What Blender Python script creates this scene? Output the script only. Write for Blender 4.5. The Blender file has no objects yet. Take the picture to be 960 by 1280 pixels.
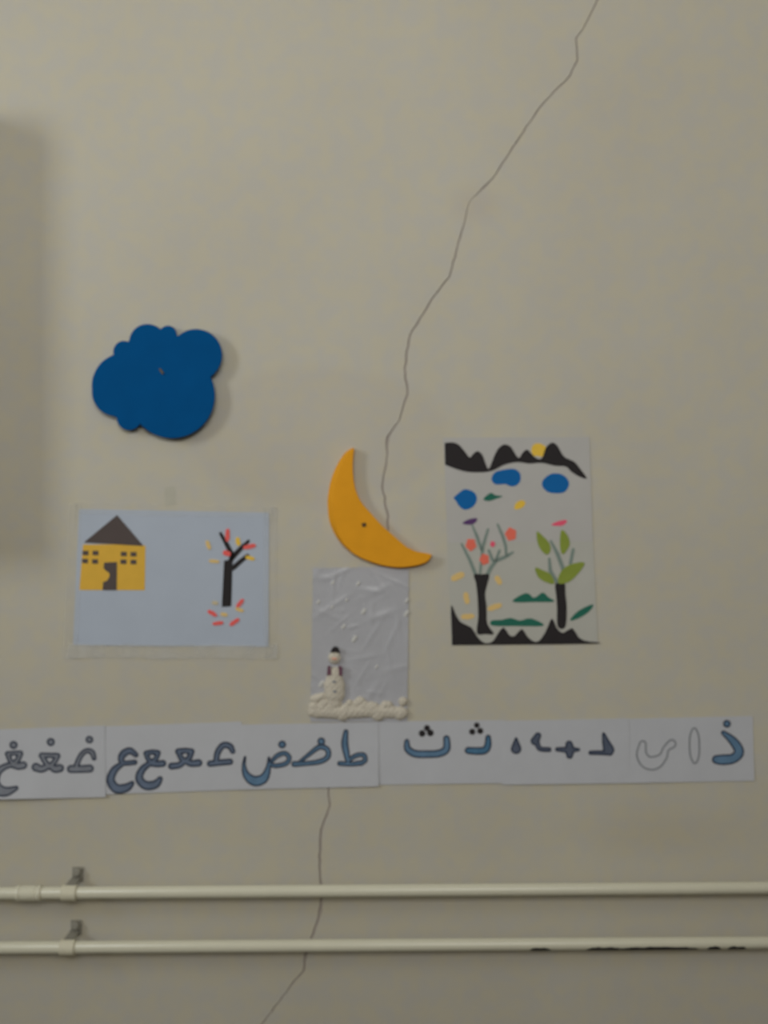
import bpy, bmesh, math, random
import numpy as np
from mathutils import Vector

random.seed(7)
C = bpy.context.scene.collection
SC = bpy.context.scene

# ------------------------------------------------------------------ camera
S = 0.0012            # metres of wall per photo pixel
D = 1.45              # camera distance from the wall
ZC = 1.5              # camera height
cam_data = bpy.data.cameras.new('camera')
cam = bpy.data.objects.new('camera', cam_data)
C.objects.link(cam)
cam.location = (0, -D, ZC)
cam.rotation_euler = (math.pi / 2, 0, 0)
cam_data.sensor_fit = 'VERTICAL'
cam_data.sensor_height = 24.0
cam_data.lens = 24.0 * D / (1280 * S)
cam_data.clip_start = 0.02
cam_data.dof.use_dof = True                      # the phone's slightly missed focus
cam_data.dof.focus_distance = 1.05
cam_data.dof.aperture_fstop = (cam_data.lens / 1000.0) / 0.0135
SC.camera = cam

# ------------------------------------------------------------------ world, lights, exposure
SC.view_settings.view_transform = 'Standard'
SC.view_settings.look = 'None'
SC.view_settings.gamma = 1.0
SC.view_settings.exposure = 0.07
SC.view_settings.use_curve_mapping = False
world = bpy.data.worlds.new('sky')
SC.world = world
world.use_nodes = True
bg = world.node_tree.nodes['Background']
bg.inputs[0].default_value = (0.75, 0.85, 1.0, 1)
bg.inputs[1].default_value = 0.25


def area_light(name, loc, target, sx, sy, power, color):
    l = bpy.data.lights.new(name, 'AREA')
    l.shape = 'RECTANGLE'
    l.size, l.size_y = sx, sy
    l.energy = power
    l.color = color
    o = bpy.data.objects.new(name, l)
    C.objects.link(o)
    o.location = loc
    o.rotation_euler = (Vector(target) - Vector(loc)).to_track_quat('-Z', 'Y').to_euler()
    return o


# window opening in the left wall
WX = -2.4                       # left wall
FY = -2.55                      # wall behind the camera
WL = (-1.80, -1.15, 1.85, 2.90, 22)       # window in the left wall: y0, y1, z0, z1, watts
FILL_WIN = (-0.75, 0.85, 2.02, 2.66, 22)       # added fill window behind the camera: x0, x1, z0, z1, watts
cy_, cz_ = (WL[0] + WL[1]) / 2, (WL[2] + WL[3]) / 2
area_light('window_and_fill_light', (WX + 0.02, cy_, cz_), (WX + 1.0, cy_, cz_), WL[1] - WL[0] - 0.1, WL[3] - WL[2] - 0.1, WL[4], (0.93, 0.98, 1.0))
cy_, cz_ = (FILL_WIN[0] + FILL_WIN[1]) / 2, (FILL_WIN[2] + FILL_WIN[3]) / 2
area_light('window_and_fill_light', (cy_, FY + 0.02, cz_), (cy_, FY + 1.0, cz_), FILL_WIN[1] - FILL_WIN[0] - 0.1, FILL_WIN[3] - FILL_WIN[2] - 0.1, FILL_WIN[4], (1.0, 0.99, 0.96))  # unseen window light, added to shape the wall's brightness falloff
# weak top fill, added with no lamp known there (housing built below)
area_light('added_top_fill', (-0.3, -1.0, 3.10), (-0.3, -1.0, 0), 1.2, 0.12, 0.8, (1.0, 0.96, 0.88))


# ------------------------------------------------------------------ helpers
def lin(c):
    c /= 255.0
    return c / 12.92 if c <= 0.04045 else ((c + 0.055) / 1.055) ** 2.4


def P(r, g, b, k=0.5):
    k *= 1.08
    return tuple(min(0.92, lin(v) / k) for v in (r, g, b))


def mat(name, col, rough=0.85, spec=0.3, noise=0.06, scale=60, bump=0.0, bscale=200, sheen=0.0):
    m = bpy.data.materials.new(name)
    m.use_nodes = True
    nt = m.node_tree
    b = nt.nodes['Principled BSDF']
    b.inputs['Roughness'].default_value = rough
    b.inputs['Specular IOR Level'].default_value = spec
    tc = nt.nodes.new('ShaderNodeTexCoord')
    n = nt.nodes.new('ShaderNodeTexNoise')
    n.inputs['Scale'].default_value = scale
    n.inputs['Detail'].default_value = 3
    nt.links.new(tc.outputs['Object'], n.inputs['Vector'])
    mx = nt.nodes.new('ShaderNodeMix')
    mx.data_type = 'RGBA'
    mx.inputs[6].default_value = tuple(c * (1 - noise) for c in col) + (1,)
    mx.inputs[7].default_value = tuple(min(1, c * (1 + noise)) for c in col) + (1,)
    nt.links.new(n.outputs['Fac'], mx.inputs[0])
    nt.links.new(mx.outputs[2], b.inputs['Base Color'])
    if bump:
        n2 = nt.nodes.new('ShaderNodeTexNoise')
        n2.inputs['Scale'].default_value = bscale
        n2.inputs['Detail'].default_value = 4
        nt.links.new(tc.outputs['Object'], n2.inputs['Vector'])
        bp = nt.nodes.new('ShaderNodeBump')
        bp.inputs['Strength'].default_value = bump
        bp.inputs['Distance'].default_value = 0.002
        nt.links.new(n2.outputs['Fac'], bp.inputs['Height'])
        nt.links.new(bp.outputs['Normal'], b.inputs['Normal'])
    return m


def px(x, y, d=0.0):
    """photo point on a plane d metres in front of the wall -> world"""
    k = S * (D - d) / D
    return Vector(((x - 480) * k, -d, ZC - (y - 640) * k))


def tag(o, label=None, cat=None, group=None, kind=None):
    if label: o['label'] = label
    if cat: o['category'] = cat
    if group: o['group'] = group
    if kind: o['kind'] = kind
    return o


def empty(name, loc, label, cat, group=None):
    o = bpy.data.objects.new(name, None)
    o.empty_display_size = 0.05
    C.objects.link(o)
    o.location = loc
    return tag(o, label, cat, group)


WORLD = {}     # world position of each object's origin


def mesh_obj(name, verts, faces, m, parent=None, smooth=False, origin=None):
    """verts in world space; origin goes to their middle"""
    V = [Vector(v) for v in verts]
    if origin is None:
        lo = Vector((min(v[i] for v in V) for i in range(3)))
        hi = Vector((max(v[i] for v in V) for i in range(3)))
        origin = (lo + hi) / 2
    origin = Vector(origin)
    me = bpy.data.meshes.new(name)
    me.from_pydata([v - origin for v in V], [], faces)
    me.materials.append(m)
    if smooth:
        me.polygons.foreach_set('use_smooth', [i < (len(faces) if smooth is True else smooth) for i in range(len(faces))])
    me.update()
    o = bpy.data.objects.new(name, me)
    C.objects.link(o)
    o.parent = parent
    p0 = Vector((0, 0, 0))
    if parent:
        p0 = WORLD.get(parent.name, parent.location.copy())
    o.location = origin - p0
    WORLD[o.name] = origin
    return o


def box(lo, hi):
    x0, y0, z0 = lo
    x1, y1, z1 = hi
    v = [(x0, y0, z0), (x1, y0, z0), (x1, y1, z0), (x0, y1, z0), (x0, y0, z1), (x1, y0, z1), (x1, y1, z1), (x0, y1, z1)]
    f = [(0, 3, 2, 1), (4, 5, 6, 7), (0, 1, 5, 4), (1, 2, 6, 5), (2, 3, 7, 6), (3, 0, 4, 7)]
    return v, f


def join(parts):
    V, F = [], []
    for v, f in parts:
        n = len(V)
        V += list(v)
        F += [tuple(i + n for i in q) for q in f]
    return V, F


def catmull(pts, closed=False, n=4):
    pts = [tuple(map(float, p)) for p in pts]
    N = len(pts)
    out = []
    segs = N if closed else N - 1
    for i in range(segs):
        g = lambda j: pts[j % N] if closed else pts[max(0, min(N - 1, j))]
        p0, p1, p2, p3 = (np.array(g(i + k)) for k in (-1, 0, 1, 2))
        for s in range(n):
            t = s / n
            q = 0.5 * (2 * p1 + (p2 - p0) * t + (2 * p0 - 5 * p1 + 4 * p2 - p3) * t * t + (3 * p1 - p0 - 3 * p2 + p3) * t ** 3)
            out.append(tuple(q))
    if not closed:
        out.append(pts[-1])
    return out


# ---- flat cut-outs by distance field (all in photo pixels)
def sdf_strokes(strokes):
    def f(X, Y):
        d = np.full(X.shape, 1e9)
        for st in strokes:
            if len(st) == 1:
                x, y, r = st[0]
                d = np.minimum(d, np.hypot(X - x, Y - y) - r)
                continue
            for (ax, ay, ar), (bx, by, br) in zip(st[:-1], st[1:]):
                dx, dy = bx - ax, by - ay
                L = dx * dx + dy * dy + 1e-9
                t = np.clip(((X - ax) * dx + (Y - ay) * dy) / L, 0, 1)
                d = np.minimum(d, np.hypot(X - ax - t * dx, Y - ay - t * dy) - (ar + t * (br - ar)))
        return d
    xs = [p[0] for st in strokes for p in st]
    ys = [p[1] for st in strokes for p in st]
    rm = max(p[2] for st in strokes for p in st) + 2
    return f, (min(xs) - rm, min(ys) - rm, max(xs) + rm, max(ys) + rm)


def sdf_poly(poly):
    def f(X, Y):
        d = np.full(X.shape, 1e9)
        ins = np.zeros(X.shape, bool)
        n = len(poly)
        for i in range(n):
            ax, ay = poly[i][:2]
            bx, by = poly[(i + 1) % n][:2]
            dx, dy = bx - ax, by - ay
            t = np.clip(((X - ax) * dx + (Y - ay) * dy) / (dx * dx + dy * dy + 1e-9), 0, 1)
            d = np.minimum(d, np.hypot(X - ax - t * dx, Y - ay - t * dy))
            if abs(dy) > 1e-9:
                c = ((ay > Y) != (by > Y)) & (X < dx * (Y - ay) / dy + ax)
                ins ^= c
        return np.where(ins, -d, d)
    xs = [p[0] for p in poly]
    ys = [p[1] for p in poly]
    return f, (min(xs) - 2, min(ys) - 2, max(xs) + 2, max(ys) + 2)


def march(field, bounds, step):
    x0, y0, x1, y1 = bounds
    nx = int((x1 - x0) / step) + 2
    ny = int((y1 - y0) / step) + 2
    gx = x0 + np.arange(nx) * step
    gy = y0 + np.arange(ny) * step
    X, Y = np.meshgrid(gx, gy)
    G = field(X, Y)
    G[np.abs(G) < 1e-6] = 1e-6
    key, V, F = {}, [], []

    def vert(k, x, y):
        if k not in key:
            key[k] = len(V)
            V.append((x, y))
        return key[k]
    ins = G < 0
    cells = np.argwhere(ins[:-1, :-1] | ins[1:, :-1] | ins[:-1, 1:] | ins[1:, 1:])
    for j, i in cells:
        cs = [(j, i), (j, i + 1), (j + 1, i + 1), (j + 1, i)]
        poly = []
        for a in range(4):
            p, q = cs[a], cs[(a + 1) % 4]
            gp, gq = G[p], G[q]
            if gp < 0:
                poly.append(vert(p, gx[p[1]], gy[p[0]]))
            if (gp < 0) != (gq < 0):
                t = gp / (gp - gq)
                k = (p, q) if p < q else (q, p)
                poly.append(vert(k, gx[p[1]] + t * (gx[q[1]] - gx[p[1]]), gy[p[0]] + t * (gy[q[0]] - gy[p[0]])))
        if len(poly) >= 3:
            F.append(tuple(poly))
    return V, F


def sheet_mesh(V, F, d0, d1, warp=None, dome=None):
    """front at d1, edges back to d0 -> world verts/faces"""
    wv, wf = [], []
    for (x, y) in V:
        w = warp(x, y) if warp else 0
        wv.append(px(x, y, d1 + w + (dome(x, y) if dome else 0)))
    cnt = {}
    for f in F:
        wf.append(tuple(f))
        for a, b in zip(f, f[1:] + f[:1]):
            k = (min(a, b), max(a, b))
            cnt[k] = None if k in cnt else (a, b)
    back, side = {}, {}

    def sv(i):                      # own vertices for the cut edge, so the front keeps its flat shading
        if i not in side:
            side[i] = len(wv)
            wv.append(wv[i].copy())
        return side[i]

    def bv(i):
        if i not in back:
            x, y = V[i]
            back[i] = len(wv)
            wv.append(px(x, y, d0 + (warp(x, y) if warp else 0)))
        return back[i]
    for k, e in cnt.items():
        if e:
            a, b = e
            wf.append((sv(b), sv(a), bv(a), bv(b)))
    return wv, wf


def cut(name, sd, m, d0, d1, parent, step=1.0, warp=None, dome=None, smooth=False):
    f, b = sd
    V, F = march(f, b, step)
    wv, wf = sheet_mesh(V, F, d0, d1, warp, dome)
    return mesh_obj(name, wv, wf, m, parent, len(F) if smooth else False)


def quad_sheet(name, corners, m, d0, d1, parent, nx=24, ny=14, warp=None, smooth=True, rag=0.0):
    """four photo-space corners (tl, tr, br, bl) -> gridded paper with thickness"""
    tl, tr, br, bl = (np.array(c, float) for c in corners)
    V, F = [], []
    for j in range(ny + 1):
        for i in range(nx + 1):
            u, v = i / nx, j / ny
            p = (tl * (1 - u) + tr * u) * (1 - v) + (bl * (1 - u) + br * u) * v
            if rag and (i in (0, nx) or j in (0, ny)):
                p = p + np.array([random.uniform(-rag, rag), random.uniform(-rag, rag)])
            V.append(tuple(p))
    for j in range(ny):
        for i in range(nx):
            a = j * (nx + 1) + i
            F.append((a, a + 1, a + nx + 2, a + nx + 1))
    wv, wf = sheet_mesh(V, F, d0, d1, warp)
    return mesh_obj(name, wv, wf, m, parent, len(F) if smooth else False)


def leaf_poly(cx, cy, a, b, ang, n=12):
    t = math.radians(ang)
    out = []
    for k in range(n):
        w = 2 * math.pi * k / n
        r = 1 - 0.25 * abs(math.sin(w)) ** 3 + 0.06 * math.sin(5 * w + cx)
        x, y = a * math.cos(w), b * math.sin(w) * r
        out.append((cx + x * math.cos(t) - y * math.sin(t), cy + x * math.sin(t) + y * math.cos(t)))
    return out


def tube(p0, p1, r, n=24, profile=None):
    """tube along p0->p1; profile = list of (t along, radius)"""
    p0, p1 = Vector(p0), Vector(p1)
    ax = (p1 - p0).normalized()
    u = ax.orthogonal().normalized()
    w = ax.cross(u)
    prof = profile or [(0, r), (1, r)]
    V, F = [], []
    for t, rr in prof:
        c = p0.lerp(p1, t)
        for k in range(n):
            a = 2 * math.pi * k / n
            V.append(c + (u * math.cos(a) + w * math.sin(a)) * rr)
    for j in range(len(prof) - 1):
        for k in range(n):
            k2 = (k + 1) % n
            F.append((j * n + k, j * n + k2, (j + 1) * n + k2, (j + 1) * n + k))
    F.append(tuple(reversed(range(n))))
    F.append(tuple(range((len(prof) - 1) * n, len(prof) * n)))
    return V, F


# ------------------------------------------------------------------ materials
def wall_material():
    m = bpy.data.materials.new('painted_plaster')
    m.use_nodes = True
    nt = m.node_tree
    N, L = nt.nodes, nt.links
    b = N['Principled BSDF']
    b.inputs['Roughness'].default_value = 0.55
    b.inputs['Specular IOR Level'].default_value = 0.25
    tc = N.new('ShaderNodeTexCoord')

    def noise(scale, detail=3):
        n = N.new('ShaderNodeTexNoise')
        n.inputs['Scale'].default_value = scale
        n.inputs['Detail'].default_value = detail
        L.new(tc.outputs['Object'], n.inputs['Vector'])
        return n
    big, mid, fine = noise(2.2), noise(38, 2), noise(900, 2)
    cr = N.new('ShaderNodeValToRGB')
    cr.color_ramp.elements[0].position = 0.3
    cr.color_ramp.elements[0].color = (0.565, 0.525, 0.435, 1)
    cr.color_ramp.elements[1].position = 0.7
    cr.color_ramp.elements[1].color = (0.605, 0.568, 0.475, 1)
    L.new(big.outputs['Fac'], cr.inputs[0])
    # faint mottling of the old paint, slightly bluish and yellowish blotches
    c2 = N.new('ShaderNodeValToRGB')
    c2.color_ramp.elements[0].position = 0.38
    c2.color_ramp.elements[0].color = (0.97, 0.985, 1.03, 1)
    c2.color_ramp.elements[1].position = 0.62
    c2.color_ramp.elements[1].color = (1.02, 1.01, 0.955, 1)
    L.new(mid.outputs['Fac'], c2.inputs[0])
    mul = N.new('ShaderNodeMix')
    mul.data_type = 'RGBA'
    mul.blend_type = 'MULTIPLY'
    mul.inputs[0].default_value = 1.0
    L.new(cr.outputs[0], mul.inputs[6])
    L.new(c2.outputs[0], mul.inputs[7])
    # a slightly darker oval patch left of the crack, and a rubbed spot on the crack
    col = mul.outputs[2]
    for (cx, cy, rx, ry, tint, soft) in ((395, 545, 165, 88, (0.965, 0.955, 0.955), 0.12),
                                         (592, 256, 26, 20, (0.955, 0.93, 0.92), 0.9),
                                         (820, 1040, 90, 26, (0.965, 0.95, 0.92), 0.9)):
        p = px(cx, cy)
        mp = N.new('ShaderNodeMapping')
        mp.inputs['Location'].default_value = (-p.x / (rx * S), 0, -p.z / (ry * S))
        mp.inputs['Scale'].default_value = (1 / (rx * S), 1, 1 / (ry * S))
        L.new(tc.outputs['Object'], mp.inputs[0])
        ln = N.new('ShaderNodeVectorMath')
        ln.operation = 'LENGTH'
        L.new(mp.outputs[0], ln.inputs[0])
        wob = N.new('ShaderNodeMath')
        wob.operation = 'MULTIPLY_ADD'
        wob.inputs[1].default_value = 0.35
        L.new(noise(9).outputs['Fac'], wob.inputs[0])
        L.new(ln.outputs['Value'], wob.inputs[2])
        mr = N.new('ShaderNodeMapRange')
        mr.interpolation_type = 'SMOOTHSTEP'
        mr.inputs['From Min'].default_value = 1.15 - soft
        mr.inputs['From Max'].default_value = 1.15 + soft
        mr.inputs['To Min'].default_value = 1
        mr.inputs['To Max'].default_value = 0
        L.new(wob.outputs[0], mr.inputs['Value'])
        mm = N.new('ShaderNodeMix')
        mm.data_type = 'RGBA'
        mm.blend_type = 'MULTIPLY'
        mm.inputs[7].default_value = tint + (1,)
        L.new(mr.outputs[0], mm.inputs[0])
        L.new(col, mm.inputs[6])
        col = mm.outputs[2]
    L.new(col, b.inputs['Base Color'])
    add = N.new('ShaderNodeMath')
    add.operation = 'MULTIPLY_ADD'
    add.inputs[1].default_value = 0.15
    L.new(fine.outputs['Fac'], add.inputs[0])
    L.new(noise(14, 4).outputs['Fac'], add.inputs[2])
    bp = N.new('ShaderNodeBump')
    bp.inputs['Strength'].default_value = 0.25
    bp.inputs['Distance'].default_value = 0.003
    L.new(add.outputs[0], bp.inputs['Height'])
    L.new(bp.outputs['Normal'], b.inputs['Normal'])
    return m


M = {}
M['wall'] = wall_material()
M['room'] = mat('room_plaster', (0.42, 0.38, 0.30), 0.8, 0.2, 0.04, 5)
M['ceiling'] = mat('ceiling_white', (0.36, 0.35, 0.31), 0.9, 0.2, 0.03, 5)
M['floor'] = mat('terrazzo', (0.13, 0.115, 0.095), 0.5, 0.3, 0.25, 60)
M['crack'] = mat('crack_dirt', (0.42, 0.37, 0.33), 0.95, 0.1, 0.3, 30)
M['blue_foam'] = mat('blue_foam', P(0, 67, 117, 0.60), 0.8, 0.08, 0.10, 30, 0.2, 500)
M['yellow_foam'] = mat('yellow_foam', P(192, 132, 28, 0.55), 0.8, 0.15, 0.08, 40, 0.2, 500)
M['brass'] = mat('nail_brass', (0.16, 0.12, 0.06), 0.6, 0.3)
M['nail'] = mat('nail_dark', (0.09, 0.05, 0.02), 0.7, 0.3)
M['sheet_paper'] = mat('sheet_paper', P(143, 144, 148, 0.44), 0.6, 0.3, 0.05, 25, 0.15, 60)
M['blue_paper'] = mat('blue_paper', P(140, 147, 158, 0.5), 0.6, 0.35, 0.05, 18, 0.2, 30)
M['lilac_paper'] = mat('lilac_paper', P(146, 144, 141, 0.5), 0.6, 0.35, 0.05, 18, 0.2, 30)
M['grey_paper'] = mat('grey_paper', P(146, 145, 138, 0.5), 0.6, 0.35, 0.05, 18, 0.2, 30)
M['crinkled'] = mat('crinkled_film', P(141, 141, 145, 0.5), 0.36, 0.4, 0.10, 22, 0.3, 60)
M['tuft'] = mat('cotton_tuft', P(156, 155, 152, 0.48), 0.95, 0.1, 0.10, 90, 0.5, 300)
M['cotton'] = mat('cotton', P(158, 152, 140, 0.47), 0.95, 0.1, 0.10, 90, 0.8, 300)
M['black_paper'] = mat('black_paper', P(33, 30, 31, 0.48), 0.8, 0.25, 0.1, 60)
M['roof_paper'] = mat('roof_paper', P(68, 60, 58, 0.5), 0.8, 0.25, 0.08, 60)
M['yellow_paper'] = mat('yellow_paper', P(184, 145, 54, 0.54), 0.75, 0.25, 0.07, 60)
M['gold_paper'] = mat('gold_paper', P(188, 154, 56, 0.5), 0.75, 0.25, 0.07, 60)
M['pale_orange'] = mat('pale_orange_paper', P(178, 152, 98, 0.5), 0.75, 0.25, 0.07, 60)
M['tan_paper'] = mat('tan_paper', P(158, 146, 118, 0.48), 0.75, 0.25, 0.07, 60)
M['blue_cut'] = mat('blue_cut_paper', P(4, 80, 136, 0.53), 0.75, 0.25, 0.07, 60)
M['dark_green'] = mat('dark_green_paper', P(28, 82, 68, 0.48), 0.75, 0.25, 0.08, 60)
M['olive'] = mat('olive_paper', P(108, 120, 48, 0.5), 0.75, 0.25, 0.1, 60)
M['grey_green'] = mat('grey_green_paper', P(98, 110, 104, 0.48), 0.75, 0.25, 0.08, 60)
M['red_paper'] = mat('red_paper', P(196, 78, 74, 0.5), 0.75, 0.25, 0.08, 60)
M['coral'] = mat('coral_paper', P(198, 90, 74, 0.5), 0.75, 0.25, 0.08, 60)
M['pink'] = mat('pink_paper', P(188, 70, 92, 0.48), 0.75, 0.25, 0.08, 60)
M['purple'] = mat('purple_paper', P(70, 46, 84, 0.48), 0.75, 0.25, 0.08, 60)
M['plum'] = mat('plum_paper', P(84, 56, 68, 0.48), 0.75, 0.25, 0.08, 60)
M['nose'] = mat('nose_paper', P(176, 130, 112, 0.48), 0.75, 0.25)
M['ink'] = mat('marker_ink', P(32, 38, 52, 0.46), 0.6, 0.3, 0.3, 90)
M['pencil'] = mat('pencil_grey', P(98, 100, 104, 0.46), 0.7, 0.2, 0.15, 90)
M['fill_grey'] = mat('letter_grey', P(96, 99, 106, 0.46), 0.7, 0.2, 0.3, 60)
M['fill_slate'] = mat('letter_slate', P(76, 86, 102, 0.46), 0.7, 0.2, 0.4, 60)
M['fill_blue'] = mat('letter_blue', P(72, 96, 118, 0.46), 0.7, 0.2, 0.35, 60)
M['fill_teal'] = mat('letter_teal', P(56, 88, 112, 0.46), 0.7, 0.2, 0.35, 60)
M['fill_dark'] = mat('letter_dark', P(66, 72, 86, 0.46), 0.7, 0.2, 0.35, 60)
M['pipe'] = mat('pipe_paint', (0.75, 0.72, 0.57), 0.28, 0.5, 0.04, 12, 0.1, 90)
M['clip'] = mat('clip_paint', (0.74, 0.70, 0.54), 0.45, 0.4, 0.1, 60)
M['steel'] = mat('dull_steel', (0.30, 0.285, 0.24), 0.6, 0.4, 0.15, 80)
M['chip'] = mat('bare_black_iron', (0.02, 0.02, 0.025), 0.8, 0.2, 0.2, 80)
M['cabinet'] = mat('cabinet_paint', (0.5, 0.5, 0.46), 0.6, 0.3, 0.05, 10)
M['frame'] = mat('window_paint', (0.6, 0.6, 0.56), 0.5, 0.4, 0.04, 10)


def clear_mat(name, haze, gloss, rough):
    m = bpy.data.materials.new(name)
    m.use_nodes = True
    nt = m.node_tree
    nt.nodes.clear()
    out = nt.nodes.new('ShaderNodeOutputMaterial')
    tr = nt.nodes.new('ShaderNodeBsdfTransparent')
    df = nt.nodes.new('ShaderNodeBsdfDiffuse')
    df.inputs[0].default_value = (0.80, 0.79, 0.75, 1)
    gl = nt.nodes.new('ShaderNodeBsdfGlossy')
    gl.inputs['Roughness'].default_value = rough
    m1 = nt.nodes.new('ShaderNodeMixShader')
    m2 = nt.nodes.new('ShaderNodeMixShader')
    tc = nt.nodes.new('ShaderNodeTexCoord')
    n = nt.nodes.new('ShaderNodeTexNoise')
    n.inputs['Scale'].default_value = 18
    nt.links.new(tc.outputs['Object'], n.inputs[0])
    mr = nt.nodes.new('ShaderNodeMapRange')
    mr.inputs['From Min'].default_value = 0.3
    mr.inputs['From Max'].default_value = 0.7
    mr.inputs['To Min'].default_value = haze * 0.4
    mr.inputs['To Max'].default_value = haze * 1.6
    nt.links.new(n.outputs['Fac'], mr.inputs['Value'])
    nt.links.new(mr.outputs[0], m1.inputs[0])
    nt.links.new(tr.outputs[0], m1.inputs[1])
    nt.links.new(df.outputs[0], m1.inputs[2])
    m2.inputs[0].default_value = gloss
    nt.links.new(m1.outputs[0], m2.inputs[1])
    nt.links.new(gl.outputs[0], m2.inputs[2])
    nt.links.new(m2.outputs[0], out.inputs[0])
    return m


M['tape'] = clear_mat('clear_tape', 0.09, 0.02, 0.4)
M['hazy_tape'] = clear_mat('hazy_tape', 0.3, 0.03, 0.4)
M['old_tape'] = mat('old_tape', P(146, 143, 131, 0.5), 0.7, 0.3)
M['glass'] = clear_mat('window_glass', 0.02, 0.08, 0.02)

# ------------------------------------------------------------------ the room
ROOM_X0, ROOM_X1, ROOM_Y1, ROOM_H = WX, 3.0, FY, 3.2
crack_px = [(775, -1200, .6), (748, -40, 1.3), (747, 0, 1.4), (729, 36, 1.4), (720.5, 47, 1.5), (722, 75, 1.6), (713, 94, 1.6), (676, 133, 1.7),
            (650, 171, 1.8), (627, 206, 1.6), (614, 225, 1.6), (604, 235, 2.6), (600, 239, 1.6), (589, 249, .35), (584, 262, .5), (582, 272, .9),
            (573, 303, 1.5), (562, 346, 1.7), (538, 377, 1.8), (512.7, 418.7, 2.0), (506, 460, 1.8), (509.7, 493, 1.8), (499.3, 525.5, 1.5),
            (485, 546, 2.4), (484, 551, 3.0), (484.5, 567, 1.4), (478, 608.6, 1.8), (484.5, 641, 1.8), (485, 660, 1.6), (478, 720, 1.5),
            (462, 800, 1.5), (440, 880, 1.5), (412, 960, 1.5), (410.7, 986.7, 1.5), (412.7, 1006.7, 1.7), (401.7, 1036.7, 2.0), (399.3, 1070, 2.2),
            (401, 1103, 2.0), (401.7, 1123, 2.0), (401, 1133, 3.2), (400, 1139, 3.0), (391.7, 1168, 1.8), (383.3, 1187, 2.4), (380, 1213, 2.0),
            (363, 1233, 1.4), (330, 1277, 1.4), (290, 1330, 1.2), (240, 1889.9, .6)]
cp = []
for (a, b) in zip(crack_px[:-1], crack_px[1:]):
    n = max(1, int((b[1] - a[1]) / 6)) if 0 < a[1] < 1300 else 1
    for k in range(n):
        t = k / n
        j = random.uniform(-0.9, 0.9) if k else 0
        cp.append((a[0] + (b[0] - a[0]) * t + j, a[1] + (b[1] - a[1]) * t, (a[2] + (b[2] - a[2]) * t) * random.uniform(.75, 1.2)))
cp.append(crack_px[-1])
V, F, CV, CF = [], [], [], []
n = len(cp)
for i, (x, y, w) in enumerate(cp):
    z = px(0, y).z
    if i == 0: z = ROOM_H
    if i == n - 1: z = 0.0
    xl, xr, xm = px(x - w * .78, y).x, px(x + w * .78, y).x, px(x, y).x
    V += [(ROOM_X0, 0, z), (xl, 0, z), (xr, 0, z), (ROOM_X1, 0, z)]
    CV += [(xl, 0, z), (xm, 0.0016, z), (xr, 0, z)]
for i in range(n - 1):
    a, b = i * 4, i * 4 + 4
    F += [(a, b, b + 1, a + 1), (a + 2, b + 2, b + 3, a + 3)]
    a, b = i * 3, i * 3 + 3
    CF += [(a, b, b + 1, a + 1), (a + 1, b + 1, b + 2, a + 2)]
# thickness of the wall behind
k = len(V)
V += [(ROOM_X0, 0.2, 0), (ROOM_X1, 0.2, 0), (ROOM_X1, 0.2, ROOM_H), (ROOM_X0, 0.2, ROOM_H)]
F += [(k, k + 1, k + 2, k + 3)]
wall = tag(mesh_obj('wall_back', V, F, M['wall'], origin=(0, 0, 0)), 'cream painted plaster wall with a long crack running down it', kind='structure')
mesh_obj('crack', CV, CF, M['crack'], wall)['label'] = 'dark hairline crack in the plaster'

T = 0.1
tag(mesh_obj('floor', *box((ROOM_X0, ROOM_Y1, -T), (ROOM_X1, 0.2, 0)), M['floor']), 'grey terrazzo classroom floor', kind='structure')
tag(mesh_obj('ceiling', *box((ROOM_X0, ROOM_Y1, ROOM_H), (ROOM_X1, 0.2, ROOM_H + T)), M['ceiling']), 'white ceiling', kind='structure')
tag(mesh_obj('wall_right', *box((ROOM_X1, ROOM_Y1, 0), (ROOM_X1 + T, 0.2, ROOM_H)), M['room']), 'cream side wall on the right', kind='structure')


def wall_with_window(name, k, wf, a0, a1, to_box, label):
    """wall slab from a0 to a1 along its length with one window opening; to_box maps (along, out, z) boxes"""
    w0, w1, z0, z1, _ = wf
    B = lambda p, q, o0, o1, c0, c1: to_box((p, o0, c0), (q, o1, c1))
    pts = [B(a0, w0, -T, 0, 0, ROOM_H), B(w1, a1, -T, 0, 0, ROOM_H), B(w0, w1, -T, 0, 0, z0), B(w0, w1, -T, 0, z1, ROOM_H)]
    tag(mesh_obj(name, *join(pts), M['room']), label, kind='structure')
    o0, o1 = -.07, -.02
    pts = [B(w0, w0 + .05, o0, o1, z0, z1), B(w1 - .05, w1, o0, o1, z0, z1), B(w0 + .05, w1 - .05, o0, o1, z0, z0 + .05), B(w0 + .05, w1 - .05, o0, o1, z1 - .05, z1)]
    win = tag(mesh_obj('window_%d' % k, *join(pts), M['frame']), 'painted window frame', kind='structure')
    mesh_obj('pane', *B(w0 + .05, w1 - .05, -.05, -.044, z0 + .05, z1 - .05), M['glass'], win)


wall_with_window('wall_left', 1, WL, ROOM_Y1, 0.2, lambda p, q: box((ROOM_X0 + p[1], p[0], p[2]), (ROOM_X0 + q[1], q[0], q[2])), 'cream side wall with a window')
wall_with_window('wall_front', 2, FILL_WIN, ROOM_X0, ROOM_X1, lambda p, q: box((p[0], FY + p[1], p[2]), (q[0], FY + q[1], q[2])), 'cream wall behind the camera with an added fill window')

# unseen housing for the added top fill light
lamp = empty('fill_lamp', (-0.3, -1.0, 3.2), 'added fill lamp, unseen on the ceiling above the pictures', 'lamp')
mesh_obj('housing', *box((-0.92, -1.07, 3.13), (0.32, -0.93, 3.2)), M['frame'], lamp)

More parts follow.
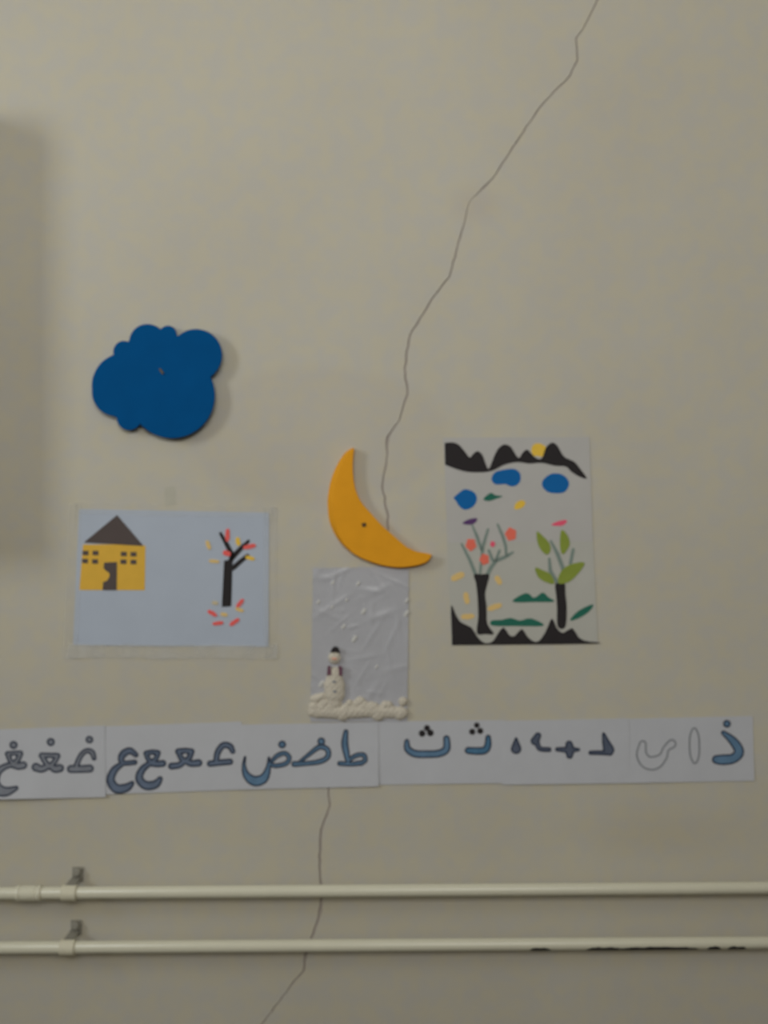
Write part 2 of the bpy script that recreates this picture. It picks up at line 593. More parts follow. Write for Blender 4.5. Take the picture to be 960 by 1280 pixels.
# guessed cabinet, added out of view to throw the soft shadow at far left
cx1, cz1 = -0.622, 2.100
cab = empty('shadow_cabinet', (cx1 - 0.35, 0, 1.47), 'added grey cabinet shape left of the house picture, throwing a soft shadow', 'cabinet')
mesh_obj('body', *box((cx1 - 0.7, -0.09, 1.47), (cx1, -0.001, cz1)), M['cabinet'], cab)
for k in range(2):
    dx = cx1 - 0.7 + 0.35 * k
    dr = mesh_obj('door', *box((dx + .005, -0.105, 1.48), (dx + .345, -0.0905, cz1 - .01)), M['cabinet'], cab)
    hx = dx + (.32 if k == 0 else .03)
    mesh_obj('handle', *tube((hx, -0.113, 1.70), (hx, -0.113, 1.82), .006, 10), M['steel'], dr)

# ------------------------------------------------------------------ pipes
def pipe_at(yl, yr, r, label, x_from, x_to):
    d = 0.034
    a, b = px(0, yl, d), px(960, yr, d)
    slope = (b.z - a.z) / (b.x - a.x)
    p0 = Vector((x_from, -d, a.z + slope * (x_from - a.x)))
    p1 = Vector((x_to, -d, a.z + slope * (x_to - a.x)))
    root = empty('heating_pipe', p0.lerp(p1, 0.5), label, 'pipe', 'pipes along the wall')
    V, F = tube(p0, p1, r, 32)
    o = mesh_obj('pipe', V, F, M['pipe'], root, True)
    return root, lambda x: Vector((px(x, 0, d).x, -d, a.z + slope * (px(x, 0, d).x - a.x)))


R = 0.0086
up, up_at = pipe_at(1116.5, 1109.5, R, 'upper of two cream heating pipes, the one with a coupling sleeve', ROOM_X0 + .001, ROOM_X1 - .001)
low, low_at = pipe_at(1184.5, 1178, R, 'lower of two cream heating pipes, with black chipped patches underneath', ROOM_X0 + .001, ROOM_X1 - .001)
ca, cb = up_at(21), up_at(52)
prof = [(0, R), (0, R * 1.22), (.12, R * 1.3), (.2, R * 1.15), (.24, R * 1.24), (.76, R * 1.24), (.8, R * 1.15), (.88, R * 1.3), (1, R * 1.22), (1, R)]
mesh_obj('coupling', *tube(ca, cb, R, 32, prof), M['pipe'], up)


def chip(xa, xb, a0, a1, seed):
    rnd = random.Random(seed)
    n, mm = max(6, int((xb - xa) / 4)), 4
    V, F = [], []
    for i in range(n + 1):
        t = i / n
        c = low_at(xa + (xb - xa) * t)
        e = min(1, 5 * t, 5 * (1 - t)) ** .5 if 0 < t < 1 else 0.05
        jl, jh = rnd.uniform(-6, 6), rnd.uniform(-6, 6)
        m0 = (a0 + a1) / 2
        for j in range(mm + 1):
            a = math.radians(m0 + ((a0 + jl - m0) + (a1 + jh - a0 - jl) * j / mm) * e)
            V.append(c + Vector((0, -math.cos(a), -math.sin(a))) * (R + 0.00035))
    for i in range(n):
        for j in range(mm):
            q = i * (mm + 1) + j
            F.append((q, q + 1, q + mm + 2, q + mm + 1))
    mesh_obj('paint_chip', V, F, M['chip'], low, True)['label'] = 'black chipped patch'


for s, (xa, xb) in enumerate(((661, 688), (731, 775), (770, 872), (882, 900), (907, 931))):
    chip(xa, xb, 12, 66, s)


def pipe_clip(at, x, label):
    c = at(x)
    root = empty('pipe_clip', (c.x, 0, c.z), label, 'clip', 'clips holding the pipes')
    # band bent round the pipe and back to the wall
    V, F = [], []
    w, n, r0, r1 = 0.0105, 16, R + .0002, R + .0026
    for i in range(n + 1):
        a = math.radians(-100 + 200 * i / n)
        for s in (-1, 1):
            for r in (r0, r1):
                V.append(c + Vector((s * w, -math.cos(a) * r, math.sin(a) * r)))
    for i in range(n):
        q = i * 4
        for (e, f) in ((0, 1), (1, 3), (3, 2), (2, 0)):
            F.append((q + e, q + f, q + 4 + f, q + 4 + e))
    F += [(0, 2, 3, 1), (n * 4, n * 4 + 1, n * 4 + 3, n * 4 + 2)]
    mesh_obj('band', V, F, M['clip'], root)
    z0 = c.z + R
    mesh_obj('tab', *join([box((c.x - .006, -.003, z0 - .004), (c.x + .010, -.0005, z0 + .017)),
                           box((c.x - .006, c.y - .001, z0 + .0005), (c.x + .008, -.003, z0 + .003))]), M['steel'], root)
    mesh_obj('screw', *tube((c.x + .002, -.010, z0 + .011), (c.x + .002, -.003, z0 + .011), .0065, 14,
                            [(0, .004), (.25, .0062), (1, .0066)]), M['steel'], root)


pipe_clip(up_at, 87, 'painted clip with grey screw on the upper pipe')
pipe_clip(low_at, 85, 'painted clip with grey screw on the lower pipe')

# ------------------------------------------------------------------ foam cloud
def foam(name, loop, front, thick, bev, m, parent):
    """loop: base outline in photo px; front(i, x, y): outline of the front edge"""
    n = len(loop)
    # outward normals
    area = sum(loop[i][0] * loop[(i + 1) % n][1] - loop[(i + 1) % n][0] * loop[i][1] for i in range(n))
    sg = 1 if area > 0 else -1
    fr = [front(x, y) for (x, y) in loop]
    nor = []
    for i in range(n):
        dx = fr[(i + 1) % n][0] - fr[i - 1][0]
        dy = fr[(i + 1) % n][1] - fr[i - 1][1]
        l = math.hypot(dx, dy) + 1e-9
        nor.append((dy / l * sg, -dx / l * sg))
    V, F = [], []
    V += [px(x, y, 0.0005) for x, y in loop]
    V += [px(x, y, thick - bev) for x, y in fr]
    for q in (.35, 1.0):
        ins = bev / S * q
        V += [px(x - nx * ins, y - ny * ins, thick - bev + bev * (q ** .5)) for (x, y), (nx, ny) in zip(fr, nor)]
    for r in range(3):
        for i in range(n):
            j = (i + 1) % n
            F.append((r * n + i, r * n + j, (r + 1) * n + j, (r + 1) * n + i))
    F.append(tuple(range(3 * n, 4 * n)))
    F.append(tuple(reversed(range(n))))
    o = mesh_obj(name, V, F, m, parent)
    bm = bmesh.new()
    bm.from_mesh(o.data)
    bmesh.ops.triangulate(bm, faces=[f for f in bm.faces if len(f.verts) > 4])
    bmesh.ops.recalc_face_normals(bm, faces=bm.faces)
    bm.to_mesh(o.data)
    bm.free()
    return o


Z1 = lambda u, v: (80 + u / 4, 380 + v / 4)
circ = [(252, 405, 114 * 1.0 + 0), (300, 238, 54), (417, 192, 92), (520, 152, 44), (660, 256, 131), (541, 458, 214), (326, 570, 62), (300, 420, 162), (450, 350, 190)]
circ[0] = (302, 408, 163)
circ[7] = (262, 440, 122)
cx, cy = 455, 395
loop = []
for k in range(220):
    a = 2 * math.pi * k / 220
    dx, dy = math.cos(a), math.sin(a)
    best = 0
    for (x, y, r) in circ:
        ox, oy = cx - x, cy - y
        b = ox * dx + oy * dy
        c = ox * ox + oy * oy - r * r
        disc = b * b - c
        if disc > 0:
            best = max(best, -b + math.sqrt(disc))
    loop.append(Z1(cx + dx * best, cy + dy * best))
cloud = empty('foam_cloud', px(195, 478), 'dark blue foam cloud pinned to the wall above the house picture', 'cloud')
foam('cloud_body', loop, lambda x, y: (x, y), 0.016, 0.0012, M['blue_foam'], cloud)
c = px(202, 464.5, .0162)
mesh_obj('nail', *tube(c + Vector((-.0028, .0004, .004)), c + Vector((.0025, -.0012, -.0035)), .0016, 10), M['brass'], cloud)['label'] = 'bent brass nail'

# ------------------------------------------------------------------ foam moon
Z3 = lambda u, v: (360 + u / 4.8, 540 + v / 4.8)
outer = [(388, 95), (345, 122), (298, 190), (262, 275), (241, 370), (238, 450), (250, 540), (290, 630), (350, 700), (420, 750), (500, 785), (580, 808), (670, 818), (750, 810), (815, 794), (848, 772)]
inner = [(864, 742), (830, 733), (760, 720), (700, 680), (620, 610), (560, 556), (500, 490), (440, 420), (405, 340), (391, 250), (391, 160), (398, 102)]
mloop = [Z3(*p) for p in catmull(outer, False, 4)] + [Z3(*p) for p in catmull(inner, False, 4)]


def moon_front(x, y):
    # the foam was cut at a slant: the outer left flank slopes
    u, v = (x - 360) * 4.8, (y - 540) * 4.8
    on_out = u < 385 - 0 and u < 240 + 0.5 * max(0, v - 500) + 0.55 * max(0, 430 - v) + 30 if v < 760 else False
    s = 30 * math.exp(-((v - 380) / 300) ** 4) if on_out else 0
    return (x + s / 4.8, y - (6 / 4.8 if v > 700 else 0))


moon = empty('foam_moon', px(460, 640), 'orange-yellow foam crescent moon pinned over the crack', 'moon')
foam('moon_body', mloop, moon_front, 0.013, 0.0008, M['yellow_foam'], moon)
c = px(455, 656, .0128)
mesh_obj('nail', *tube(c, c + Vector((0, -.0012, 0)), .0034, 12), M['nail'], moon)['label'] = 'dark nail head'

# ------------------------------------------------------------------ house picture
def curl(cs, amp, amp2=0.0, ph=0.0):
    """gentle lift of a sheet off the wall, strongest at its bottom edge"""
    tl, tr, br, bl = cs
    x0, x1 = min(tl[0], bl[0]), max(tr[0], br[0])
    y0, y1 = min(tl[1], tr[1]), max(bl[1], br[1])

    def f(x, y):
        u = (x - x0) / (x1 - x0)
        v = (y - y0) / (y1 - y0)
        return max(0, amp * max(0, v) ** 2.2 * (0.65 + 0.35 * math.sin(u * 5 + ph)) + 0.5 * amp2 * (1 + math.sin(u * 7 + ph * 2) * math.cos(v * 4 + ph)) * 0.5)
    return f


def pic(name, cx, cy, label):
    return empty(name, px(cx, cy), label, 'picture')


Z2 = lambda p: (60 + p[0] / 3.2, 600 + p[1] / 3.2)
cs = [Z2((124, 116)), Z2((884, 130)), Z2((882, 668)), Z2((100, 662))]
wp = curl(cs, 0.0012, 0.0006, 1)
house = pic('house_picture', 215, 806, 'pale blue paper picture of a yellow house and bare tree')
quad_sheet('paper_sheet', cs, M['blue_paper'], .0003, .0008, house, 30, 20, wp)
# bands of clear tape round the edges
for (a, b, c_, d_) in (((100, 92), (905, 108), (905, 150), (100, 138)), ((80, 656), (915, 660), (915, 716), (75, 712)),
                       ((86, 95), (138, 95), (118, 715), (60, 715)), ((862, 110), (918, 110), (915, 715), (866, 715))):
    quad_sheet('clear_tape', [Z2(p) for p in (a, b, c_, d_)], M['hazy_tape' if a == (80, 656) else 'tape'], .0009, .0011, house, 24, 4,
               lambda x, y: wp(x, min(y, 812)) + .0006 * (1 + math.sin(x * .31) * math.cos(y * .27)), rag=1.0)
E0, E1 = .0008, .0012


def poly(name, pts, Z, m, parent, d0=E0, d1=E1, smooth=0, step=1.0, warp=None):
    pts = [Z(p) for p in pts]
    if smooth:
        pts = catmull(pts, True, smooth)
    return cut(name, sdf_poly(pts), m, d0, d1, parent, step, warp)


def strokes(name, sts, Z, k, m, parent, d0=E0, d1=E1, step=0.8, warp=None):
    out = [[Z(p[:2]) + (p[2] / k,) for p in st] for st in sts]
    return cut(name, sdf_strokes(out), m, d0, d1, parent, step, warp)


hw = poly('house', [(140, 258), (280, 258), (390, 262), (387, 441), (125, 440)], Z2, M['yellow_paper'], house, warp=wp)
poly('roof', [(276, 140), (382, 264), (143, 250)], Z2, M['roof_paper'], hw, E0, E1 + .0005, warp=wp)['label'] = 'dark brown roof'
for (u, v) in ((150, 292), (190, 292), (148, 324), (188, 326), (303, 296), (342, 297), (302, 327), (342, 328)):
    poly('window_pane', [(u - 12, v - 9), (u + 12, v - 9), (u + 12, v + 9), (u - 12, v + 9)], Z2, M['roof_paper'], hw, E1, E1 + .0004, step=.7, warp=wp)
poly('door', [(224, 330), (276, 328), (275, 441), (218, 441), (220, 408), (236, 402), (246, 385), (245, 372), (230, 362), (222, 352)], Z2, M['roof_paper'], hw, E1, E1 + .0004, step=.7, warp=wp)['label'] = 'dark brown door with a yellow notch'
tr = poly('tree_trunk', [(704, 322), (739, 318), (733, 506), (695, 508)], Z2, M['black_paper'], house, warp=wp)
for st in ([(690, 214, 6), (715, 258, 9), (738, 302, 10)], [(802, 244, 6), (770, 275, 9), (735, 312, 11)], [(798, 303, 8), (770, 325, 9), (740, 352, 10)], [(738, 300, 10), (730, 325, 10)]):
    strokes('branch', [st], Z2, 3.2, M['black_paper'], tr, E0, E1 + .0002, warp=wp)
for (u, v, a, b, ang, m) in ((718, 220, 27, 12, 92, 'red_paper'), (715, 293, 17, 14, 20, 'red_paper'), (806, 266, 27, 12, -12, 'red_paper'),
                             (641, 260, 20, 11, 70, 'pale_orange'), (664, 325, 22, 9, 5, 'pale_orange'), (760, 246, 18, 12, 80, 'gold_paper'), (808, 312, 20, 10, 15, 'gold_paper'),
                             (657, 533, 22, 11, 30, 'red_paper'), (680, 573, 23, 10, -8, 'red_paper'), (746, 568, 24, 11, -35, 'red_paper'), (768, 493, 22, 11, -50, 'red_paper'),
                             (668, 492, 13, 10, 10, 'tan_paper'), (704, 538, 15, 10, 10, 'pale_orange'), (766, 519, 18, 10, 20, 'pale_orange')):
    o = poly('leaf', leaf_poly(u, v, a, b, ang), Z2, M[m], house, E0, E1 + .0007, step=.7, warp=wp)
    o['label'] = {'red_paper': 'red leaf', 'pale_orange': 'pale orange leaf', 'gold_paper': 'yellow leaf', 'tan_paper': 'pale tan leaf'}[m]

# ------------------------------------------------------------------ tree picture
Z4 = lambda p: (540 + p[0] / 4.364, 530 + p[1] / 4.364)
cs4 = [Z4((62, 74)), Z4((858, 70)), Z4((905, 1198)), Z4((104, 1208))]
w4 = curl(cs4, 0.0006, 0.0006, 2)
garden = pic('garden_picture', 650, 806, 'tall paper picture with black mountains, blue clouds and two trees')
cs4u = [Z4((62, 74)), Z4((858, 70)), Z4((878, 640)), Z4((84, 648))]
cs4l = [Z4((83, 634)), Z4((877, 626)), Z4((905, 1198)), Z4((104, 1208))]
quad_sheet('paper_sheet', cs4u, M['lilac_paper'], .0003, .0008, garden, 24, 16, w4)
quad_sheet('paper_sheet', cs4l, M['grey_paper'], .0001, .0006, garden, 24, 16, w4)
G = lambda name, pts, m, d=0.0, sm=3, lab=None: (lambda o: (o.__setitem__('label', lab) if lab else None, o)[1])(
    poly(name, pts, Z4, M[m], garden, E0, E1 + d, sm, 1.0, w4))
G('sun', leaf_poly(582, 142, 40, 46, 10), 'gold_paper', -.0002, 3, 'yellow sun')
G('mountain', [(69, 103), (69, 103), (110, 100), (145, 112), (175, 145), (205, 182), (225, 162), (250, 148), (275, 170), (295, 222), (310, 245), (335, 185), (360, 135), (395, 111), (430, 125), (455, 165), (475, 185),
               (495, 155), (520, 140), (545, 165), (572, 188), (600, 185), (620, 130), (655, 101), (685, 120), (720, 178), (775, 205), (805, 240), (845, 297), (800, 285), (760, 260), (730, 232),
               (670, 228), (600, 212), (530, 216), (470, 208), (400, 220), (340, 250), (290, 262), (200, 262), (130, 245), (71, 222), (71, 222)], 'black_paper', .0002, 3, 'row of black mountains along the top')
G('cloud', [(325, 295), (345, 262), (400, 248), (450, 245), (480, 270), (482, 310), (460, 335), (430, 340), (400, 328), (350, 330), (330, 315)], 'blue_cut', lab='blue cloud')
G('cloud', [(600, 335), (610, 300), (650, 272), (700, 272), (735, 295), (748, 330), (725, 370), (680, 378), (630, 370)], 'blue_cut', lab='blue cloud')
G('cloud', [(118, 403), (145, 378), (180, 355), (230, 372), (245, 410), (225, 450), (180, 468), (145, 445), (133, 422)], 'blue_cut', lab='blue cloud')
G('bird', [(280, 412), (300, 388), (325, 375), (345, 388), (388, 394), (350, 408), (310, 420)], 'dark_green', lab='dark green bird')
G('bird', [(448, 460), (460, 430), (490, 415), (510, 430), (495, 455), (465, 466)], 'gold_paper', lab='yellow bird')
G('bird', [(165, 542), (200, 520), (247, 514), (235, 540), (205, 550)], 'purple', lab='purple bird')
G('bird', [(650, 550), (690, 530), (737, 524), (720, 550), (690, 556)], 'pink', lab='pink bird')
t1 = G('tree_trunk', [(228, 822), (270, 820), (312, 822), (300, 880), (290, 930), (298, 1000), (302, 1090), (338, 1145), (290, 1146), (245, 1142), (252, 1050), (248, 950), (240, 870)], 'black_paper')
for st in ([(162, 655, 6), (205, 740, 9), (236, 815, 10)], [(218, 550, 5), (245, 612, 9), (270, 685, 8)], [(306, 575, 7), (278, 665, 9), (270, 740, 8), (262, 815, 7)], [(358, 548, 6), (385, 610, 9), (402, 665, 8), (405, 715, 7)],
           [(442, 700, 6), (400, 725, 10), (350, 745, 10), (320, 785, 11), (302, 822, 11)], [(368, 690, 7), (348, 745, 8)], [(310, 690, 7), (332, 745, 8)]):
    strokes('branch', [st], Z4, 4.364, M['grey_green'], t1, E0, E1 - .0001, warp=w4)['label'] = 'grey-green branch'
for (u, v, r, m) in ((212, 658, 31, 'coral'), (286, 738, 28, 'coral'), (430, 601, 33, 'coral'), (331, 655, 15, 'pink')):
    pts = []
    for k in range(20):
        a = 2 * math.pi * k / 20
        rr = r * (1 + .10 * math.cos(5 * a + u))
        pts.append((u + rr * math.cos(a) * .9, v + rr * math.sin(a) * 1.05))
    G('flower', pts, m, .0004, 2, 'coral red flower' if m == 'coral' else 'small pink flower')
for (u, v, a, b, ang) in ((140, 832, 40, 24, -25), (362, 852, 28, 20, 60), (188, 950, 34, 20, 80), (342, 998, 42, 20, -18), (195, 1050, 38, 20, -4)):
    G('leaf', leaf_poly(u, v, a, b, ang), 'pale_orange', 0, 2, 'pale orange leaf')
t2 = G('tree_trunk', [(672, 874), (700, 868), (725, 868), (728, 930), (735, 1000), (728, 1106), (685, 1106), (682, 1000), (678, 940)], 'black_paper', .0002)
for st in ([(648, 638, 6), (685, 710, 11), (715, 790, 11), (712, 870, 9)], [(770, 685, 9), (755, 760, 9)], [(640, 735, 7), (645, 800, 10), (690, 875, 10)]):
    strokes('branch', [st], Z4, 4.364, M['grey_green'], t2, E0, E1 - .0001, warp=w4)['label'] = 'grey-green branch'
for pts in ([(573, 585), (605, 612), (640, 650), (646, 690), (625, 713), (590, 680), (572, 630)], [(705, 580), (735, 600), (752, 650), (735, 690), (710, 710), (698, 660)],
            [(562, 783), (610, 800), (650, 822), (667, 872), (620, 862), (580, 835)], [(688, 868), (700, 810), (750, 768), (832, 755), (800, 812), (745, 862)]):
    G('leaf', pts, 'olive', .0004, 3, 'olive green leaf')
G('bush', [(438, 970), (490, 930), (525, 924), (550, 946), (570, 942), (605, 919), (635, 945), (667, 969), (560, 971)], 'dark_green', 0, 3, 'dark green bush')
G('bush', [(325, 1072), (380, 1068), (430, 1058), (480, 1072), (540, 1060), (612, 1100), (470, 1102), (330, 1100)], 'dark_green', 0, 3, 'dark green bush')
G('leaf', [(752, 1070), (800, 1018), (878, 983), (860, 1020), (800, 1060)], 'dark_green', 0, 3, 'dark green leaf')
G('mountain', [(104, 985), (125, 1030), (155, 1080), (215, 1110), (250, 1165), (290, 1196), (330, 1186), (355, 1150), (390, 1108), (420, 1150), (450, 1157), (490, 1116), (520, 1160), (565, 1190), (600, 1165), (630, 1110), (655, 1058),
               (680, 1112), (715, 1140), (765, 1112), (800, 1165), (850, 1186), (900, 1190), (896, 1198), (500, 1203), (109, 1206), (109, 1206), (106, 1100)], 'black_paper', .0001, 2, 'row of black mountains along the bottom')

# ------------------------------------------------------------------ snowman picture
Z5 = lambda p: (370 + p[0] / 5.5625, 690 + p[1] / 5.5625)
cs5 = [Z5((118, 112)), Z5((785, 100)), Z5((772, 1180)), Z5((100, 1182))]
snow = pic('snowman_picture', 450, 903, 'crinkled pale film picture of a small snowman in a black hat')
rk = random.Random(3)
ridges = [(rk.uniform(390, 510), rk.uniform(710, 890), rk.uniform(0, math.pi), rk.uniform(1.5, 4), rk.uniform(8, 26), rk.uniform(.0003, .0010)) for _ in range(46)]


def w5(x, y):
    h = 0.0006
    for (a, b, t, w, l, amp) in ridges:
        dx, dy = x - a, y - b
        p = dx * math.cos(t) + dy * math.sin(t)
        q = -dx * math.sin(t) + dy * math.cos(t)
        h += amp * math.exp(-(p / l) ** 2 - (q / w) ** 2)
    return h


quad_sheet('film_sheet', cs5, M['crinkled'], .0003, .0009, snow, 70, 110, w5, rag=.5)


def puff(name, sts, m, d, h, par, seed=0, lump=.08):
    out = [[Z5(p[:2]) + (p[2] / 5.5625,) for p in st] for st in sts]
    f, b = sdf_strokes(out)
    r = max(p[2] for st in out for p in st)

    def dome(x, y):
        s = float(f(np.array([x]), np.array([y]))[0])
        t = min(1, max(0, -s / r))
        return h * math.sqrt(max(0, 1 - (1 - t) ** 2)) * (1 + lump * math.sin(x * .9 + seed) * math.cos(y * .8 + seed * 2))
    return cut(name, (f, b), m, .0006, d, par, .8, None, dome, True)


sm = puff('snowman_body', [[(268, 735, 44)], [(270, 850, 52), (268, 930, 74), (270, 985, 70)]], M['cotton'], .004, .006, snow, 1, .1)
poly('hat', [(238, 697), (252, 668), (270, 655), (290, 660), (308, 697)], Z5, M['black_paper'], sm, .004, .0085, 0, .6)['label'] = 'black hat'
poly('nose', leaf_poly(266, 742, 20, 10, 0), Z5, M['nose'], sm, .006, .0105, 0, .6)['label'] = 'orange nose'
poly('scarf_end', [(222, 790), (240, 792), (246, 855), (214, 858)], Z5, M['plum'], sm, .004, .0096, 0, .6)['label'] = 'plum coloured scarf end'
poly('scarf_end', [(296, 788), (322, 796), (322, 860), (300, 862)], Z5, M['plum'], sm, .004, .0096, 0, .6)['label'] = 'plum coloured scarf end'
for (u, v) in ((266, 902), (270, 970)):
    poly('button', leaf_poly(u, v, 13, 10, 10), Z5, M['fill_grey'], sm, .008, .0112, 0, .6)['label'] = 'grey button'
rk = random.Random(11)
base = []
for k in range(26):
    u = 125 + 620 * k / 25
    base.append([(u, 1085 + rk.uniform(-45, 40), rk.uniform(28, 52))])
base += [[(130, 1025, 34), (185, 1005, 30)], [(120, 1110, 40), (300, 1120, 44), (500, 1105, 46), (740, 1120, 40)]]
puff('snow_bank', base, M['cotton'], .002, .006, snow, 2)['label'] = 'cotton wool snow along the bottom'
for k, (u, v, r) in enumerate(((432, 222, 16), (255, 215, 15), (405, 605, 22), (330, 520, 16), (768, 430, 20), (770, 340, 16), (155, 350, 14), (470, 415, 20), (250, 385, 13), (352, 335, 12), (560, 800, 12), (720, 1150, 20), (175, 920, 22))):
    puff('cotton_tuft', [[(u - r * .3, v + r * .5, r * .6), (u + r * .3, v - r * .5, r * .7)]], M['tuft'], .002, .001, snow, k)

# ------------------------------------------------------------------ alphabet sheets
def letter(sts, Z, k, root, fill, w=1.5, wp=None, closed_fill=True, ink='ink'):
    out = []
    w *= 1.35
    for st in sts:
        q = [Z(p[:2]) + (p[2] / k,) for p in st]
        if len(q) > 2:
            q = catmull(q, False, 5)
        out.append(q)
    f, b = sdf_strokes(out)
    ring = lambda X, Y: (lambda s: np.maximum(s, -(s + w)))(f(X, Y))
    o = cut('letter', (ring, b), M[ink], .0008, .0011, root, .6, wp)
    if fill:
        g = lambda X, Y: f(X, Y) + w
        V, F = march(g, b, .6)
        if F:
            wv, wf = sheet_mesh(V, F, .0008, .00105, wp)
            mesh_obj('letter_fill', wv, wf, M[fill], o)
    return o


ZA = lambda p: (p[0] / 6.4, 900 + p[1] / 6.4)
ZB = lambda p: (p[0] / 2.909, 880 + p[1] / 2.909)
ZCc = lambda p: (290 + p[0] / 2.8235, 880 + p[1] / 2.8235)
ZD = lambda p: (620 + p[0] / 2.8235, 880 + p[1] / 2.8235)
AL = 'alphabet sheets in the strip'


def sheet(cs, label, amp, ph, d=0.0):
    wpl = curl(cs, amp, .0008, ph)
    wp = lambda x, y: wpl(x, y) + d
    mid = (sum(c[0] for c in cs) / 4, max(c[1] for c in cs))
    root = empty('alphabet_sheet', px(*mid), label, 'paper sheet', AL)
    quad_sheet('paper_sheet', cs, M['sheet_paper'], .0003, .0008, root, 30, 18, wp)
    return root, wp


r1, wp1 = sheet([(-34, 913), (131, 907), (132, 996.5), (-34, 1000)], 'alphabet sheet with three dotted grey letters at the far left end', .007, .4, .0009)
for sts in ([[(715, 157, 31)], [(752, 305, 20), (738, 262, 24), (700, 245, 22), (660, 268, 22), (632, 312, 22), (612, 365, 24)], [(568, 392, 33), (640, 392, 32), (718, 388, 33)]],
            [[(406, 176, 33)], [(335, 285, 26), (395, 283, 22), (458, 288, 26)], [(338, 290, 24), (362, 335, 24), (395, 372, 24)], [(458, 290, 24), (435, 335, 24), (395, 372, 24)], [(288, 378, 36), (335, 392, 30), (395, 368, 28), (440, 392, 32), (478, 385, 34)]],
            [[(108, 200, 33)], [(62, 272, 24), (110, 265, 20), (162, 268, 25)], [(64, 275, 22), (82, 325, 22), (112, 350, 24)], [(162, 270, 24), (140, 320, 24), (112, 350, 24)], [(112, 362, 28), (150, 368, 32), (186, 362, 32)],
             [(112, 358, 22), (40, 372, 26), (-20, 420, 32), (-42, 500, 40), (-8, 560, 46), (55, 572, 38), (128, 545, 20)]]):
    letter(sts, ZA, 6.4, r1, 'fill_grey', 1.6, wp1)
r2, wp2 = sheet([(130, 908), (302, 902), (303, 987), (131, 993)], 'alphabet sheet with four undotted slate blue letters', .002, 2.0)
for sts in ([[(846, 172, 10), (836, 154, 12), (812, 150, 12), (792, 175, 12), (786, 205, 11)], [(764, 217, 12), (800, 213, 12), (836, 210, 12)]],
            [[(648, 173, 12), (672, 170, 11), (696, 173, 12)], [(650, 175, 11), (658, 195, 11), (672, 210, 11)], [(696, 175, 11), (688, 195, 11), (672, 210, 11)], [(624, 226, 13), (652, 222, 12), (672, 208, 12), (695, 216, 13), (722, 214, 14)]],
            [[(532, 180, 11), (552, 175, 10), (574, 178, 11)], [(532, 182, 10), (540, 202, 10), (552, 212, 11)], [(574, 180, 10), (566, 200, 10), (552, 212, 11)], [(552, 216, 12), (575, 218, 13), (592, 216, 13)],
             [(552, 212, 10), (520, 235, 13), (506, 270, 15), (530, 296, 17), (565, 292, 16), (582, 272, 10)]],
            [[(494, 185, 10), (472, 170, 13), (448, 182, 14), (440, 202, 12), (452, 215, 10), (490, 212, 10)], [(450, 214, 9), (416, 240, 14), (402, 278, 16), (424, 308, 18), (460, 304, 16), (480, 288, 9)]]):
    letter(sts, ZB, 2.909, r2, 'fill_slate', 1.7, wp2)
r3, wp3 = sheet([(300, 906), (473, 902.5), (473, 983), (301, 987)], 'alphabet sheet with blue letters, one with a tall stem', .002, 3.1, .0009)
for sts in ([[(402, 98, 9), (398, 140, 13), (404, 175, 12), (410, 206, 9)], [(380, 210, 9), (420, 212, 9), (455, 208, 10)], [(410, 200, 8), (438, 182, 9), (464, 180, 9), (470, 198, 9), (455, 210, 9)]],
            [[(315, 132, 14)], [(240, 204, 7), (272, 178, 8), (308, 152, 10), (336, 160, 10), (338, 186, 10), (310, 203, 10), (262, 210, 9), (220, 212, 11)]],
            [[(177, 143, 14)], [(132, 212, 6), (158, 184, 9), (186, 174, 9), (202, 190, 9), (190, 210, 9), (155, 218, 9), (132, 212, 8)], [(130, 190, 5), (128, 225, 10), (112, 262, 17), (80, 272, 19), (52, 252, 14), (42, 220, 8), (46, 188, 5)]]):
    letter(sts, ZCc, 2.8235, r3, 'fill_blue', 1.5, wp3)
r4, wp4 = sheet([(471, 902), (629, 900), (630, 979), (471, 981)], 'alphabet sheet with two teal letters under triple black dots', .0015, 4.4)
letter([[(617, 132, 9), (620, 158, 13), (645, 175, 14), (690, 177, 14), (732, 174, 14), (757, 158, 14), (757, 122, 12)], ], ZCc, 2.8235, r4, 'fill_blue', 1.5, wp4)
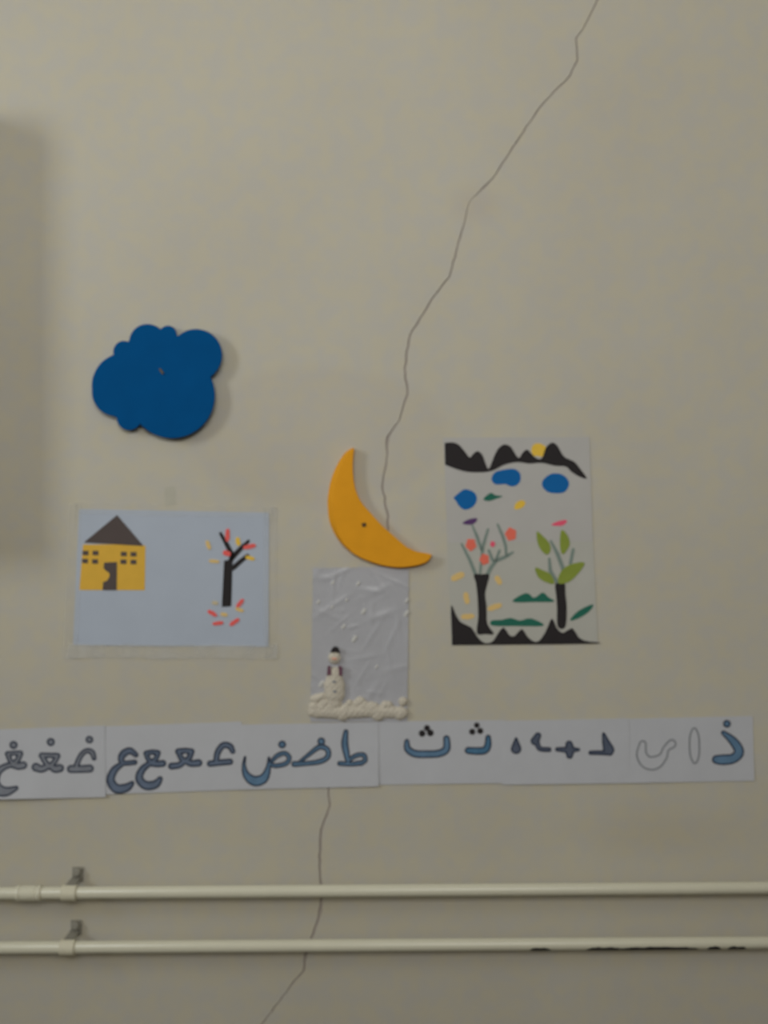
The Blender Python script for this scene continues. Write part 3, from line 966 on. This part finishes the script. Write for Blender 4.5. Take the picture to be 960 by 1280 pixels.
letter([[(834, 164, 13), (865, 166, 14), (892, 163, 14), (903, 145, 13), (904, 118, 10)]], ZCc, 2.8235, r4, 'fill_teal', 1.5, wp4)
for sts in ([[(688, 85, 11)], [(671, 104, 12)], [(700, 102, 12)]], [[(864, 75, 10)], [(848, 98, 11)], [(876, 95, 11)]]):
    strokes('letter_dots', sts, ZCc, 2.8235, M['black_paper'], r4, .0008, .0011, .6, wp4)['label'] = 'three black dots'
r5, wp5 = sheet([(627, 901), (786, 898), (787, 979), (628, 981)], 'alphabet sheet with four small dark grey letters', .0015, 5.2, .0009)
for sts in ([[(71, 122, 5), (71, 140, 12), (71, 158, 19)]],
            [[(148, 112, 12), (138, 130, 16)], [(146, 140, 10), (155, 158, 9), (187, 161, 9)]],
            [[(216, 160, 8), (258, 162, 11), (290, 161, 7)], [(258, 142, 13), (260, 162, 17), (260, 182, 12)]],
            [[(380, 106, 6), (388, 135, 14), (398, 162, 20)], [(334, 172, 8), (370, 172, 9), (402, 172, 11)]]):
    letter(sts, ZD, 2.8235, r5, 'fill_dark', 1.6, wp5)
r6, wp6 = sheet([(785.5, 898.5), (941, 895), (943, 976), (786, 979)], 'alphabet sheet with two hollow letters and one blue letter, rightmost of strip', .002, .9)
letter([[(518, 142, 14), (514, 178, 20), (532, 205, 24), (560, 208, 25), (588, 188, 17), (600, 158, 13), (620, 141, 17)]], ZD, 2.8235, r6, None, 1.5, wp6, ink='pencil')['label'] = 'hollow outlined letter'
letter([[(700, 92, 10), (700, 120, 19), (701, 175, 19), (702, 202, 10)]], ZD, 2.8235, r6, None, 1.5, wp6, ink='pencil')['label'] = 'hollow outlined letter'
letter([[(815, 70, 14)], [(803, 102, 9), (838, 132, 16), (858, 168, 18), (838, 192, 18), (800, 197, 19), (778, 196, 16)]], ZD, 2.8235, r6, 'fill_blue', 1.5, wp6)['label'] = 'blue letter'

# scrap of old tape left on the wall above the house picture
tag(quad_sheet('tape_scrap', [(205, 609), (219, 608), (220, 631), (206, 632)], M['old_tape'], .0001, .0003, None, 4, 6, rag=1.0),
    'small grey scrap of old tape under the blue cloud', 'tape')
